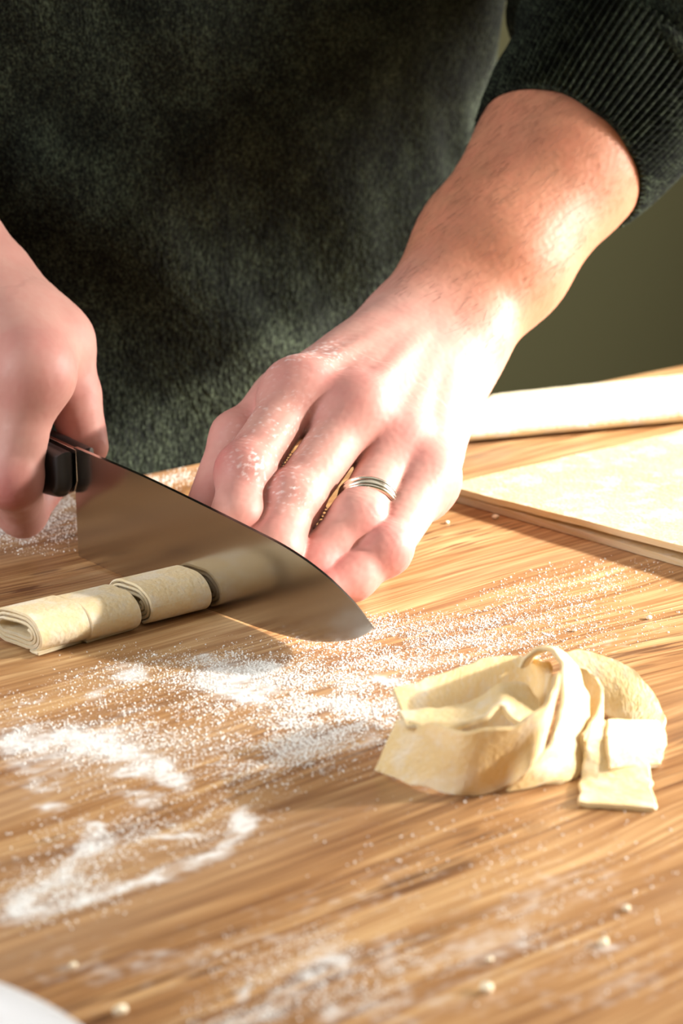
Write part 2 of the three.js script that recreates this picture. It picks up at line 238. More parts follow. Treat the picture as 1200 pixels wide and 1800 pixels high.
// flour as loose grains: uncountable, one object for each dusting
const grainGeo = new THREE.IcosahedronGeometry(1, 0), flourMat = std({ color: lin(0.84, 0.83, 0.80), roughness: 1 });
function dusting(label, spots, per) {
  const M = [], m = new THREE.Matrix4(), q = new THREE.Quaternion(), e = new THREE.Euler();
  for (const i of spots) {
    const [cx, cz, ax, az, bx, bz, s] = SPR[i], area = Math.abs(ax * bz - az * bx), n = Math.round(area * per * s);
    for (let k = 0; k < n; k++) {
      const r = Math.sqrt(-Math.log(1 - rnd() * 0.95)) * 0.75, a = rnd() * 6.2832, u = r * Math.cos(a), v = r * Math.sin(a);
      const x = cx + ax * u + bx * v, z = cz + az * u + bz * v;
      if (z < -0.186 || rnd() > clamp(0.62 + 1.5 * fbm(x * 75, z * 120, 17, 3))) continue;
      const size = 0.00007 + 0.00026 * Math.pow(rnd(), 3.2);
      q.setFromEuler(e.set(rnd() * 6, rnd() * 6, rnd() * 6));
      m.compose(new THREE.Vector3(x, T + size * 0.5, z), q, new THREE.Vector3(size * (0.8 + rnd() * 0.7), size * (0.6 + rnd() * 0.4), size * (0.8 + rnd() * 0.7))); M.push(m.clone());
    }
  }
  const o = new THREE.InstancedMesh(grainGeo, flourMat, M.length); M.forEach((x, i) => o.setMatrixAt(i, x));
  o.name = numbered('loose_flour'); o.userData = { label, category: 'flour', kind: 'stuff' }; o.castShadow = o.receiveShadow = true; scene.add(o);
  return M.length;
}
const PER = 1.6e7;
dusting('loose white flour grains sprinkled between the knife and the pasta nest', [0, 1, 2, 3, 4, 5, 6, 16, 19], PER);
dusting('loose white flour smeared on the table in front of the noodle pieces', [7, 8, 9, 10], PER * 0.8);
dusting('loose white flour blotches on the near end of the table', [11, 12, 17, 18], PER * 0.7);
dusting('loose white flour under the hand that holds the knife', [13, 14, 15], PER * 0.8);
// ------------------------------------------------------------------ pasta dough
const doughTone = (base, floury) => dataTex(512, 512, (u, v) => {
  const m = fbm(u * 14, v * 14, 5, 4), s = n2(u * 120, v * 120, 9), fl = sstep(0.02, 0.4, fbm(u * 9 + 4, v * 9, 15, 4)) * floury + sstep(0.35, 0.6, n2(u * 90, v * 90, 25)) * floury * 0.5;
  let c = mix3(base, [base[0] * 0.97, base[1] * 0.93, base[2] * 0.84], clamp(0.5 + m)); c = mix3(c, [base[0] * 0.95, base[1] * 0.86, base[2] * 0.66], sstep(0.3, 0.7, s) * 0.35);
  return mix3(c, [0.88, 0.86, 0.82], clamp(fl));
});
const doughBump = dataTex(512, 512, (u, v) => { const q = 0.5 + 0.45 * fbm(u * 60, v * 60, 7, 3) + 0.2 * fbm(u * 8, v * 8, 2, 2); return [q, q, q]; }, false);
const dough = (base, floury) => phys({ map: doughTone(base, floury), bumpMap: doughBump, bumpScale: 0.0004, roughness: 0.75, specularIntensity: 0.4, transmission: 0.22, thickness: 0, side: THREE.DoubleSide });
const rollDough = dough([0.90, 0.76, 0.51], 0.35), nestDough = dough([0.86, 0.685, 0.385], 0.35), sheetDough = dough([0.74, 0.585, 0.34], 0.3);
const sunlitDough = dough([0.91, 0.82, 0.60], 0.7);  // whitened dough for the folded sheet: bright sun put into its colour
const cat = (P, t) => {                                      // Catmull-Rom through 3D points
  const n = P.length - 1, f = clamp(t, 0, 1) * n, i = Math.min(n - 1, Math.floor(f)), u = f - i, q = (k) => P[clamp(k, 0, n)], a = i ? q(i - 1) : sub(mul(q(0), 2), q(1)), b = q(i), c = q(i + 1), d = i + 2 <= n ? q(i + 2) : sub(mul(q(n), 2), q(n - 1));
  return [0, 1, 2].map((k) => 0.5 * (2 * b[k] + (c[k] - a[k]) * u + (2 * a[k] - 5 * b[k] + 4 * c[k] - d[k]) * u * u + (3 * b[k] - a[k] - 3 * c[k] + d[k]) * u * u * u));
};
// a strip of dough of real thickness swept along pairs of edge points
function strip(pairs, thick, { along = 60, across = 8, warp = null, wavy = 0, floorY = null, seedZ = 0 } = {}) {
  const A = pairs.map((p) => p[0]), B = pairs.map((p) => p[1]), P = [];
  let L = 0; const S = [];
  for (let i = 0; i <= along; i++) { const a = cat(A, i / along), b = cat(B, i / along), row = []; for (let j = 0; j <= across; j++) { let p = [mix(a[0], b[0], j / across), mix(a[1], b[1], j / across), mix(a[2], b[2], j / across)]; if (wavy) { const e = (j === 0 || j === across) ? 1 : 0.3; p = add(p, mul([n3(p[0] * 160, p[1] * 160, p[2] * 160 + seedZ), n3(p[0] * 160 + 9, p[1] * 160, p[2] * 160 + seedZ), n3(p[0] * 160, p[1] * 160 + 5, p[2] * 160 + seedZ)], wavy * e)); } if (warp) p = warp(p, i / along, j / across); row.push(p); } P.push(row); if (i) L += len(sub(row[across >> 1], P[i - 1][across >> 1])); S.push(L); }
  const W = len(sub(P[0][0], P[0][across])), N = P.map((row, i) => row.map((p, j) => { const t = sub(P[Math.min(i + 1, along)][j], P[Math.max(i - 1, 0)][j]), w = sub(row[Math.min(j + 1, across)], row[Math.max(j - 1, 0)]); return nrm(cross(t, w)); }));
  const ring = []; for (let j = 0; j <= across; j++) ring.push([j, 1, 0]); ring.push([across, 0, 0.35]); for (let j = across; j >= 0; j--) ring.push([j, -1, 0]); ring.push([0, 0, -0.35]); ring.push([0, 1, 0]);
  const pos = [], uv = [], idx = [], m = ring.length;
  const pt = (i, [j, s, o]) => { const p = P[i][j], n = N[i][j]; let q = add(p, mul(n, s * thick / 2)); if (o) { const w = nrm(sub(P[i][across], P[i][0])); q = add(q, mul(w, o * thick)); } if (floorY !== null) q[1] = Math.max(q[1], floorY); return q; };
  for (let i = 0; i <= along; i++) for (let k = 0; k < m; k++) { pos.push(...pt(i, ring[k])); uv.push(S[i] / 0.08, (ring[k][0] / across * W + (ring[k][1] < 0 ? 0.03 : 0)) / 0.08); }
  for (let i = 0; i < along; i++) for (let k = 0; k < m - 1; k++) { const a = i * m + k, b = a + 1, c = a + m, d = c + 1; idx.push(a, d, b, a, c, d); }
  for (const i of [0, along]) for (let j = 0; j < across; j++) { const a = i * m + j, b = a + 1, c = i * m + (2 * across + 2 - j), d = c - 1; if (i) idx.push(a, d, b, a, c, d); else idx.push(a, b, d, a, d, c); }
  const g = new THREE.BufferGeometry(); g.setAttribute('position', new THREE.Float32BufferAttribute(pos, 3)); g.setAttribute('uv', new THREE.Float32BufferAttribute(uv, 2)); g.setIndex(idx);
  return crease(g, 0.9);
}
// a sheet rolled up flat, cut across: its layers show at the cut ends
function rollGeo(x0, x1, { turns = 3.2, hw = 0.0142, hh = 0.0060, cz = -0.0205, pitch = 0.00168, sd = 0, flap = 0, thick = 0.00128, skew = 0, open = 0 } = {}) {
  const pairs = [], N = 230, end = -0.14;
  const stad = (u, w, h) => {                                // a flat oval: straight top and bottom, round ends
    const g = 1.55, e = w - g * h, st = 2 * e, q = Math.PI * h * 0.64, P = 2 * st + 4 * q, A = Math.PI / 2 / q; let l = (u - Math.floor(u)) * P;
    if (l < q) return [e + g * h * Math.cos(l * A), h * Math.sin(l * A)]; l -= q;
    if (l < st) return [e - l, h]; l -= st;
    if (l < 2 * q) return [-e - g * h * Math.sin(l * A), h * Math.cos(l * A)]; l -= 2 * q;
    if (l < st) return [-e + l, -h]; l -= st; return [e + g * h * Math.sin(l * A), -h * Math.cos(l * A)];
  };
  for (let i = 0; i <= N; i++) {
    const t = i / N, turn = (1 - t) * turns, w = hw - pitch * turn, h = Math.max(0.0005, hh - pitch * turn * (0.97 - open)), [z, y] = stad(end + turn, w, h);
    const cy = hh + thick / 2, dome = 0.0012 * (1 - (z / hw) ** 2) * sstep(-hh, hh, y);
    const wob = (x) => [x, Math.max(thick / 2 + 0.0001, cy + y + dome + 0.00016 * n3(z * 70 + turn, x * 60 + sd, sd + Math.floor(turn) * 3)), cz + z + 0.0004 * n3(y * 60, x * 50, sd + 4 + turn) ];
    pairs.push([wob(x0 - skew * z), wob(x1 - skew * z)]);
  }
  if (flap) { const [a, b] = pairs[N]; pairs.push([[a[0], 0.0009, a[2] + 0.0025], [b[0], 0.0008, b[2] + 0.001]], [[a[0] - 0.001, 0.0016, a[2] + flap], [b[0], 0.0008, b[2] + flap * 0.3]]); }
  return strip(pairs, thick, { along: 420, across: 6, wavy: 0.0003, floorY: 0.0001, seedZ: sd });
}
const piece = (label, x0, x1, o) => solo('cut_pasta_roll', rollGeo(x0, x1, o), rollDough, [(x0 + x1) / 2, 0, -0.02], { label, category: 'pasta', group: 'cut pieces of the rolled pasta sheet' });
piece('cut pasta roll at the end of the row, loose corner flap and open layers', -0.0775, -0.0563, { sd: 3, flap: 0.006, open: 0.12, cz: -0.0205, hw: 0.0145, skew: -0.05 });
piece('cut pasta roll in the middle, pushed against the loose end piece', -0.0556, -0.0345, { sd: 8, cz: -0.0195, hw: 0.0142, skew: 0.03, flap: 0.001 });
piece('cut pasta roll lying right against the knife blade', -0.0290, -0.0024, { sd: 14, hh: 0.0064, cz: -0.0205, hw: 0.0140 });
solo('pasta_roll', rollGeo(0.0014, 0.083, { sd: 21, hh: 0.0056, hw: 0.0146, cz: -0.0205 }), rollDough, [0.042, 0, -0.02], { label: 'uncut rolled pasta sheet held under the fingers behind the blade', category: 'pasta' });

const NEST = {
front: [[[-0.0601,0.0008,0.1490],[-0.0587,0.0181,0.1571]],[[-0.0593,0.0008,0.1655],[-0.0602,0.0217,0.1736]],[[-0.0549,0.0008,0.1805],[-0.0569,0.0228,0.1870]],[[-0.0432,0.0008,0.1853],[-0.0459,0.0240,0.1934]],[[-0.0419,0.0079,0.1945],[-0.0360,0.0282,0.1950]],[[-0.0348,0.0132,0.1932],[-0.0244,0.0340,0.1905]]],
back: [[[-0.0487,0.0146,0.1492],[-0.0438,0.0194,0.1380]],[[-0.0379,0.0083,0.1512],[-0.0246,0.0196,0.1380]],[[-0.0217,0.0037,0.1558],[-0.0042,0.0212,0.1399]],[[-0.0093,0.0056,0.1632],[0.0060,0.0206,0.1463]],[[-0.0101,0.0111,0.1701],[0.0040,0.0226,0.1575]],[[-0.0179,0.0082,0.1781],[-0.0062,0.0233,0.1690]]],
loop: [[[-0.0107,0.0248,0.1604],[0.0087,0.0196,0.1462]],[[-0.0082,0.0290,0.1610],[0.0109,0.0220,0.1472]],[[-0.0074,0.0328,0.1686],[0.0106,0.0250,0.1555]],[[-0.0115,0.0306,0.1783],[0.0082,0.0224,0.1654]],[[-0.0185,0.0213,0.1852],[0.0017,0.0170,0.1767]],[[-0.0245,0.0137,0.1882],[-0.0059,0.0085,0.1842]],[[-0.0361,0.0084,0.1911],[-0.0153,0.0013,0.1911]],[[-0.0425,0.0008,0.1877],[-0.0253,0.0008,0.1925]]],
mid: [[[0.0100,0.0062,0.1618],[0.0158,0.0193,0.1552]],[[0.0116,0.0052,0.1677],[0.0183,0.0177,0.1621]],[[0.0056,0.0046,0.1792],[0.0126,0.0158,0.1729]],[[-0.0052,0.0013,0.1874],[-0.0005,0.0136,0.1829]],[[-0.0133,-0.0015,0.1897],[-0.0119,0.0105,0.1880]]],
outer: [[[0.0226,-0.0007,0.1478],[0.0296,0.0145,0.1387]],[[0.0267,-0.0023,0.1561],[0.0396,0.0143,0.1433]],[[0.0259,-0.0036,0.1681],[0.0447,0.0105,0.1559]],[[0.0203,-0.0031,0.1782],[0.0410,0.0044,0.1714]],[[0.0106,-0.0022,0.1859],[0.0294,-0.0000,0.1849]],[[-0.0014,-0.0012,0.1917],[0.0148,-0.0029,0.1967]]],
flap: [[[0.0039,0.0101,0.1825],[0.0333,0.0020,0.1794]],[[-0.0042,0.0086,0.1912],[0.0214,0.0001,0.1917]],[[-0.0097,0.0053,0.1972],[0.0108,-0.0020,0.1998]],[[-0.0119,0.0036,0.2000],[0.0061,-0.0038,0.2032]]],
tail: [[[-0.0013,0.0116,0.1816],[0.0149,0.0059,0.1840]],[[-0.0120,0.0083,0.1900],[0.0062,0.0030,0.1967]],[[-0.0186,0.0015,0.1950],[-0.0051,0.0001,0.2099]],[[-0.0346,0.0008,0.2091],[-0.0208,0.0008,0.2256]]],
inner: [[[-0.0548,0.0190,0.1533],[-0.0623,0.0193,0.1645]],[[-0.0380,0.0172,0.1574],[-0.0546,0.0198,0.1750]],[[-0.0256,0.0178,0.1583],[-0.0438,0.0215,0.1782]],[[-0.0169,0.0207,0.1593],[-0.0359,0.0229,0.1778]],[[-0.0131,0.0205,0.1654],[-0.0359,0.0205,0.1841]],[[-0.0159,0.0189,0.1732],[-0.0296,0.0175,0.1879]]]};
const nest = thing('pasta_nest', 'nest of wide fresh pasta ribbons on the floured table', 'pasta', [-0.02, 0, 0.175]);
{ let k = 0; for (const key of Object.keys(NEST)) { const f = (p) => [p[0], Math.max(p[1], 0.0011), p[2]]; part('ribbon', strip(NEST[key].map(([a, b]) => [f(a), f(b)]), 0.0015, { along: 48, across: 10, wavy: 0.0011, floorY: 0.0002, seedZ: k++ * 3 }), nestDough, nest); } }

// flat sheets waiting on the right
const sheetPairs = (x0, x1, z0, z1, y) => [0, 1, 2, 3].map((k) => [[mix(x0, x1, k / 3), y, z0], [mix(x0, x1, k / 3), y, z1]]);
solo('pasta_sheet', strip(sheetPairs(0.1725, 0.60, -0.0715, 0.19, 0.0016), 0.0027, { along: 60, across: 40, wavy: 0.0004, floorY: 0.0001, seedZ: 2 }), sheetDough, [0.386, 0, 0.06], { label: 'flat pasta sheet on the wood, lower one of two stacked', category: 'pasta', group: 'stacked pasta sheets' });
solo('pasta_sheet', strip(sheetPairs(0.1735, 0.60, -0.0705, 0.19, 0.0046), 0.0027, { along: 60, across: 40, wavy: 0.0004, seedZ: 6, warp: (p) => [p[0], p[1] + clamp((p[2] + 0.07) * 0.016, 0, 0.003) + 0.0008 * n3(p[0] * 30, 0, p[2] * 30), p[2]] }), sheetDough, [0.386, 0.0033, 0.06], { label: 'flat floured pasta sheet lying on top of another sheet', category: 'pasta', group: 'stacked pasta sheets' });
{ // loosely folded sheet at the back edge
  const e = [0.94, 0, 0.341], q = [0.341, 0, -0.94], o = [0.2415, 0, -0.132], prof = [[0.047, 0.0016], [0.03, 0.0016], [0.012, 0.0017], [0.003, 0.0036], [0.0005, 0.0078], [0.004, 0.0122], [0.014, 0.0154], [0.028, 0.0162], [0.042, 0.0146], [0.052, 0.0105]];
  const pairs = prof.map(([d, y]) => { const p = add(o, mul(q, d)); const a = add(p, mul(e, 0.9 * d)), b = add(p, mul(e, 0.155)); return [[a[0], y * (y > 0.006 ? 0.85 : 1), a[2]], [b[0], y, b[2]]]; });
  solo('folded_pasta_sheet', strip(pairs, 0.0026, { along: 60, across: 40, wavy: 0.0006, floorY: 0.0001, seedZ: 12, warp: (p) => [p[0], p[1], Math.max(p[2], -0.187)] }), sunlitDough, [0.32, 0, -0.13], { label: 'loosely folded pasta sheet near the back edge of the table', category: 'pasta' });
}

// ------------------------------------------------------------------ the knife
const steel = std({ color: lin(0.60, 0.56, 0.52), metalness: 1, roughness: 0.17 });
const knife = thing('kitchen_knife', 'wide kitchen knife with a steel blade and black handle', 'knife', [0, 0, -0.06]);
{
  const edge = [[-0.0940, 0.0022], [-0.0559, 0.0004], [-0.0067, 0.0003], [0.0229, 0.0006], [0.0450, 0.0024], [0.0600, 0.0058], [0.0715, 0.0100], [0.0800, 0.0152]], spine = [[-0.0940, 0.0462], [-0.0542, 0.0436], [-0.0227, 0.0406], [0.0138, 0.0366], [0.0350, 0.0338], [0.0535, 0.0292], [0.0690, 0.0228], [0.0802, 0.0156]];
  const E3 = edge.map(([z, y]) => [0, y, z]), S3 = spine.map(([z, y]) => [0, y, z]);
  const face = (s) => gridGeo(90, 26, (u, v) => { const a = cat(E3, u), b = cat(S3, u), t = v, hgt = b[1] - a[1], half = Math.min(0.0009, 0.00005 + 0.00085 * Math.pow(t, 0.8) * (0.25 + 0.75 * clamp(hgt / 0.03)) * (1 - 0.35 * u)); const p = [0, mix(a[1], b[1], t), mix(a[2], b[2], t)]; return [s * half, p[1], p[2], p[2] * 12, p[1] * 12]; });
  const L = face(-1), R = face(1);
  const rim = (vs, ve) => gridGeo(90, 1, (u, w) => { const P = vs ? S3 : E3, p = cat(P, u), a = cat(E3, u), b = cat(S3, u), hgt = b[1] - a[1], half = Math.min(0.0009, 0.00005 + (vs ? 0.00085 * (0.25 + 0.75 * clamp(hgt / 0.03)) * (1 - 0.35 * u) : 0)); return [(w * 2 - 1) * half, p[1], p[2]]; });
  const heel = gridGeo(1, 20, (u, v) => { const half = 0.00005 + 0.00085 * Math.pow(v, 0.8); return [(u * 2 - 1) * half, mix(0.0022, 0.0462, v), -0.094]; });
  const prof = (g) => new THREE.Shape([[-0.0925, 0.0452 - g], [-0.13, 0.0486 - g], [-0.17, 0.0525 - g], [-0.205, 0.0575 - g], [-0.2135, 0.0555 - g], [-0.2155, 0.047], [-0.2135, 0.038 + g], [-0.205, 0.0322 + g], [-0.17, 0.0302 + g], [-0.13, 0.0262 + g], [-0.1, 0.0262 + g], [-0.0945 - g, 0.0285], [-0.0925 - g, 0.033]].map(([z, y]) => new THREE.Vector2(z, y)));
  const soft = (sh) => new THREE.Shape(new THREE.SplineCurve([...sh.getPoints(), sh.getPoints()[0]]).getPoints(70));
  const ext = (sh, d, bev) => { const g = new THREE.ExtrudeGeometry(sh, { depth: d - 2 * bev, bevelEnabled: bev > 0, bevelThickness: bev, bevelSize: bev, bevelOffset: -bev, bevelSegments: 7, curveSegments: 6 }); g.translate(0, 0, bev); g.rotateY(-Math.PI / 2); return g; };  // shape x -> z
  const tang = ext(prof(-0.0002), 0.0019, 0.0002); tang.translate(0.00095, 0, 0);
  part('blade', merge([L, R, rim(true), rim(false), heel, tang]), steel, knife, { label: 'wide satin steel blade and tang' });
  const black = std({ color: lin(0.012, 0.012, 0.013), roughness: 0.38 });
  for (const s of [-1, 1]) { const g = ext(soft(prof(0)), 0.0085, 0.0040); g.translate(s > 0 ? 0.0094 : -0.0009, 0, 0); part('handle_scale', crease(g, 0.9), black, knife, { label: 'black handle half' }); }
}

// ------------------------------------------------------------------ white dish and crumbs
{
  const d = [-0.331, 0, 0.25], pts = [[0, 0.003], [0.04, 0.003], [0.06, 0.005], [0.076, 0.012], [0.0842, 0.0196], [0.0862, 0.0206], [0.0868, 0.0196], [0.079, 0.0105], [0.064, 0.0022], [0.05, 0.001], [0.048, 0], [0, 0]].map(([r, y]) => new THREE.Vector2(r, y));
  solo('dish', new THREE.LatheGeometry(new THREE.SplineCurve(pts).getPoints(90), 96).translate(...d), phys({ color: lin(0.8, 0.78, 0.77), roughness: 0.25 }), d, { label: 'shallow white round dish standing at the near edge of the picture', category: 'dish' });
}
{
  const crumbMat = std({ color: lin(0.80, 0.70, 0.52), roughness: 0.9 });
  const spots = [[-0.1366, 0.2755, 0.0019], [-0.2114, 0.2263, 0.0017], [-0.0957, 0.276, 0.0014], [0.1142, 0.1014, 0.0012], [0.1669, -0.032, 0.0016], [0.1468, -0.0401, 0.001], [-0.0761, 0.2658, 0.0011], [-0.1245, 0.2641, 0.001], [-0.2053, 0.1985, 0.001], [0.0834, 0.0939, 0.0009]];
  const near = ['largest dough crumb, alone on the floury wood in front of the nest', 'dough crumb lying right beside the white dish', 'bigger dough crumb of the loose pair in front of the nest', 'dough crumb on bare wood well behind the pasta nest', 'dough crumb touching the shadow of the stacked pasta sheets', 'dough crumb between the hand and the corner of the pasta sheets', 'smaller dough crumb of the loose pair in front of the nest', 'small dough crumb next to the largest crumb', 'dough crumb between the white dish and the flour smear', 'dough crumb among the flour grains behind the pasta nest'];
  spots.forEach(([x, z, r], k) => {
    const g = new THREE.IcosahedronGeometry(r * 0.85, 3), p = g.attributes.position;
    for (let i = 0; i < p.count; i++) { const q = [p.getX(i), p.getY(i), p.getZ(i)], s = 1 + 0.35 * n3(q[0] * 600 + k * 7, q[1] * 600, q[2] * 600); p.setXYZ(i, q[0] * s * 1.3, Math.max(-r * 0.6, q[1] * s * 0.75), q[2] * s); }
    g.computeVertexNormals(); g.translate(x, r * 0.6, z);
    solo('dough_crumb', g, crumbMat, [x, 0, z], { label: near[k], category: 'crumb', group: 'dough crumbs on the table' });
  });
}
// ------------------------------------------------------------------ the cook
const person = thing('person', 'person in a dark green sweatshirt cutting pasta behind the table', 'person', [0.14, -T, -0.33]);
const mm = 0.001;
// left hand, claw grip on the roll; joints in table coordinates
const LH = {
  index: { j: [[0.0698, 0.0662, -0.0428], [0.0299, 0.0442, -0.0267], [0.0182, 0.0315, -0.0165], [0.0275, 0.0198, -0.0185]], r: [11.6, 10.1, 9.2, 7.6] },
  middle: { j: [[0.0838, 0.0600, -0.0243], [0.0411, 0.0342, -0.0120], [0.0228, 0.0212, -0.0002], [0.0330, 0.0112, 0.0030]], r: [11.8, 10.4, 9.4, 7.8] },
  ring: { j: [[0.0965, 0.0470, -0.0154], [0.0580, 0.0264, 0.0052], [0.0352, 0.0130, 0.0060], [0.0240, 0.0080, 0.0058]], r: [11.4, 10.2, 9.3, 7.8] },
  little: { j: [[0.0990, 0.0357, -0.0010], [0.0612, 0.0178, 0.0172], [0.0465, 0.0098, 0.0152], [0.0355, 0.0078, 0.0146]], r: [9.0, 8.9, 8.6, 7.6], s: 11.4 },
  thumb: { j: [[0.1252, 0.0640, -0.0640], [0.0800, 0.0560, -0.0620], [0.0505, 0.0487, -0.0570], [0.0300, 0.0266, -0.0490]], r: [16, 12.5, 10.0, 8.8] },
};
const W = [0.1527, 0.0699, -0.0602], across = nrm([0.51, -0.53, 0.68]), dorsal = nrm([0.156, 0.833, 0.532]), ARM = [[0.2019, 0.1018, -0.0704], [0.2521, 0.1389, -0.0816], [0.3379, 0.1941, -0.1030]];
function handSDF(H, wrist, acr, dor, { carpus, wr = 17.5, extra = [], arm, order = ['index', 'middle', 'ring', 'little'] }) {
  const off = [-12, -4, 4.5, 12];
  const meta = order.map((f, i) => cone(add(wrist, add(mul(acr, off[i] * mm), mul(dor, 0))), add(H[f].j[0], mul(dor, -2 * mm)), wr * mm * 0.94, (H[f].r[0] + 0.6) * mm));
  const pads = [cone(add(wrist, add(mul(acr, 9 * mm), mul(dor, -7 * mm))), add(H.little.j[0], mul(dor, -9 * mm)), 14 * mm, 11 * mm), cone(add(wrist, mul(dor, -7 * mm)), add(H.middle.j[0], mul(dor, -9 * mm)), 14 * mm, 11 * mm)];
  const thumbBase = [cone(H.thumb.j[0], H.thumb.j[1], H.thumb.r[0] * mm, H.thumb.r[1] * mm), cone(H.thumb.j[1], add(H.index.j[0], mul(dor, -5 * mm)), H.thumb.r[1] * mm * 0.8, 9 * mm)];
  const palm = blend([...meta, ...pads, ...thumbBase, ...arm, ...extra], 13 * mm);
  const bumps = order.map((f) => ball(add(H[f].j[0], mul(dor, 2.4 * mm)), (H[f].r[0] - 1.7) * mm));
  // extensor tendons and veins on the back of the hand
  const cords = [];
  order.forEach((f, i) => { const a = add(H[f].j[0], mul(dor, (H[f].r[0] - 1.9) * mm)), b = add(wrist, add(mul(acr, off[i] * 0.5 * mm), mul(dor, (wr - 4.2) * mm))); cords.push(cone(a, b, 2.3 * mm, 2.0 * mm)); });
  const fingers = [...order, 'thumb'].map((f) => {
    const { j, r } = H[f], k0 = f === 'thumb' ? 1 : 0;
    const segs = []; for (let k = k0; k < 3; k++) segs.push(cone(j[k], j[k + 1], (k === 0 ? H[f].s ?? r[0] - 0.8 : r[k]) * mm, r[k + 1] * mm));
    const t1 = nrm(sub(j[2], j[1])), t0 = nrm(sub(j[1], j[0])), bend = sub(t0, t1), dp = sub(dor, mul(t0, dot(dor, t0))), out = nrm(add(mul(bend, 1.5), nrm(dp))); // the side the knuckle points to
    const kn = f === 'thumb' ? 2 : 1; if (kn === 1) segs.push(ball(add(j[kn], mul(out, 0.8 * mm)), (r[kn] - 0.2) * mm));
    const chain = blend(segs, 4.5 * mm), P = j[kn], bis = nrm(add(t0, t1));
    const fn = (x, y, z) => {
      let d = chain(x, y, z);
      const px = x - P[0], py = y - P[1], pz = z - P[2], q = px * px + py * py + pz * pz;
      if (q < 4e-4 && d > -0.003 && d < 0.003) {             // skin folds over the knuckle
        const s = px * bis[0] + py * bis[1] + pz * bis[2], o = (px * out[0] + py * out[1] + pz * out[2]) / (r[kn] * mm);
        if (o > 0.2) { const w = Math.exp(-((s + 0.002) ** 2) / 5.5e-5) * sstep(0.2, 0.75, o), ph = s / 0.0024 * 6.283 + 7 * n3(px * 140, py * 140, pz * 140 + 3); d += w * 0.00017 * clamp(0.6 + 1.2 * n3(px * 260, py * 260, pz * 260)) * (1 - Math.pow(0.5 + 0.5 * Math.sin(ph), 0.5)); }
      }
      return d;
    };
    const c = mul(add(j[k0], j[3]), 0.5), R = Math.max(len(sub(j[k0], c)), len(sub(j[1], c)), len(sub(j[2], c))) + 0.014; fn.near = (x, y, z) => Math.hypot(x - c[0], y - c[1], z - c[2]) - R; return fn;
  });
  return (x, y, z) => {
    let d = palm(x, y, z);
    if (d < 0.03) { for (const b of bumps) if (b.near(x, y, z) < 0.012) d = smin(d, b(x, y, z), 9 * mm); for (const c of cords) if (c.near(x, y, z) < 0.006) d = smin(d, c(x, y, z), 5 * mm); }
    const base = d; let first = true;
    for (const f of fingers) { if (f.near(x, y, z) > Math.min(d, base) + 0.012) continue; const q = smin(base, f(x, y, z), 8 * mm); d = first ? Math.min(d, q) : smin(d, q, 0.8 * mm); first = false; }
    if (Math.abs(d) < 0.003) d += 0.00010 * n3(x * 500, y * 500, z * 500) + 0.00010 * n3(x * 130, y * 130, z * 130) + 0.0003 * n3(x * 45, y * 45, z * 45);
    return d;
  };
}
const armL = [
  cone(add(W, mul(across, -10.5 * mm)), add(ARM[0], mul(across, -9 * mm)), 17 * mm, 24.5 * mm), cone(add(W, mul(across, 10.5 * mm)), add(ARM[0], mul(across, 6 * mm)), 17.5 * mm, 24.5 * mm),
  cone(add(ARM[0], mul(across, -9 * mm)), add(ARM[1], mul(across, -7 * mm)), 24.5 * mm, 30 * mm), cone(add(ARM[0], mul(across, 6 * mm)), add(ARM[1], mul(across, 7 * mm)), 24.5 * mm, 30.5 * mm),
  cone(ARM[1], ARM[2], 34 * mm, 40 * mm), ball(add(W, add(mul(across, 13 * mm), add(mul(dorsal, 7 * mm), [0.010, 0.005, -0.002]))), 10 * mm)];
const vein = (pts, r) => pts.slice(1).map((p, i) => cone(pts[i], p, r * mm, r * mm));
const handL = handSDF(LH, W, across, dorsal, { arm: armL });
const knuckles = (H) => { const k = []; for (const f of ['index', 'middle', 'ring', 'little']) { k.push([add(H[f].j[1], mul(nrm(sub(nrm(sub(H[f].j[1], H[f].j[0])), nrm(sub(H[f].j[2], H[f].j[1])))), 6 * mm)), 0.0095, f === 'ring' || f === 'little' ? 0.6 : 1.0], [H[f].j[0], 0.014, 0.75], [H[f].j[2], 0.013, 0.3], [H[f].j[3], 0.012, 0.35]); } k.push([H.thumb.j[2], 0.012, 0.5], [H.thumb.j[3], 0.012, 0.5]); return k; };
const redSpots = { L: knuckles(LH) };
const PALE = [0.53, 0.305, 0.25], RED = [0.46, 0.145, 0.13], TAN = [0.39, 0.165, 0.09];
function skin(spots, wrist, armDir, dusted) {
  return (p) => {
    let red = 0.24; for (const [c, s, k] of spots) { const q = (p[0] - c[0]) ** 2 + (p[1] - c[1]) ** 2 + (p[2] - c[2]) ** 2; if (q < 9 * s * s) red += k * Math.exp(-q / (s * s)); }
    const mott = 0.6 * n3(p[0] * 70, p[1] * 70, p[2] * 70) + 0.5 * n3(p[0] * 170, p[1] * 170, p[2] * 170 + 5) + 0.4 * n3(p[0] * 420, p[1] * 420, p[2] * 420);
    red = clamp(red + 0.22 * mott);
    let c = mix3(PALE, RED, red);
    const a = dot(sub(p, wrist), armDir), tan = sstep(-0.012, 0.04, a + 0.006 * n3(p[0] * 60, p[1] * 60, p[2] * 60));
    const at = mix3(TAN, [0.45, 0.155, 0.09], clamp(0.35 + 0.5 * mott)); c = mix3(c, at, tan * 0.95);
    const fl = n3(p[0] * 620, p[1] * 620, p[2] * 620) + 0.6 * n3(p[0] * 1300, p[1] * 1300, p[2] * 1300);
    for (const [q0, s, k] of dusted) { const q = (p[0] - q0[0]) ** 2 + (p[1] - q0[1]) ** 2 + (p[2] - q0[2]) ** 2; if (q < 6 * s * s) c = mix3(c, [0.84, 0.80, 0.78], clamp((fl - 0.25 + k * Math.exp(-q / (s * s))) * 1.6) * Math.exp(-q / (2.5 * s * s))); }
    return c;
  };
}
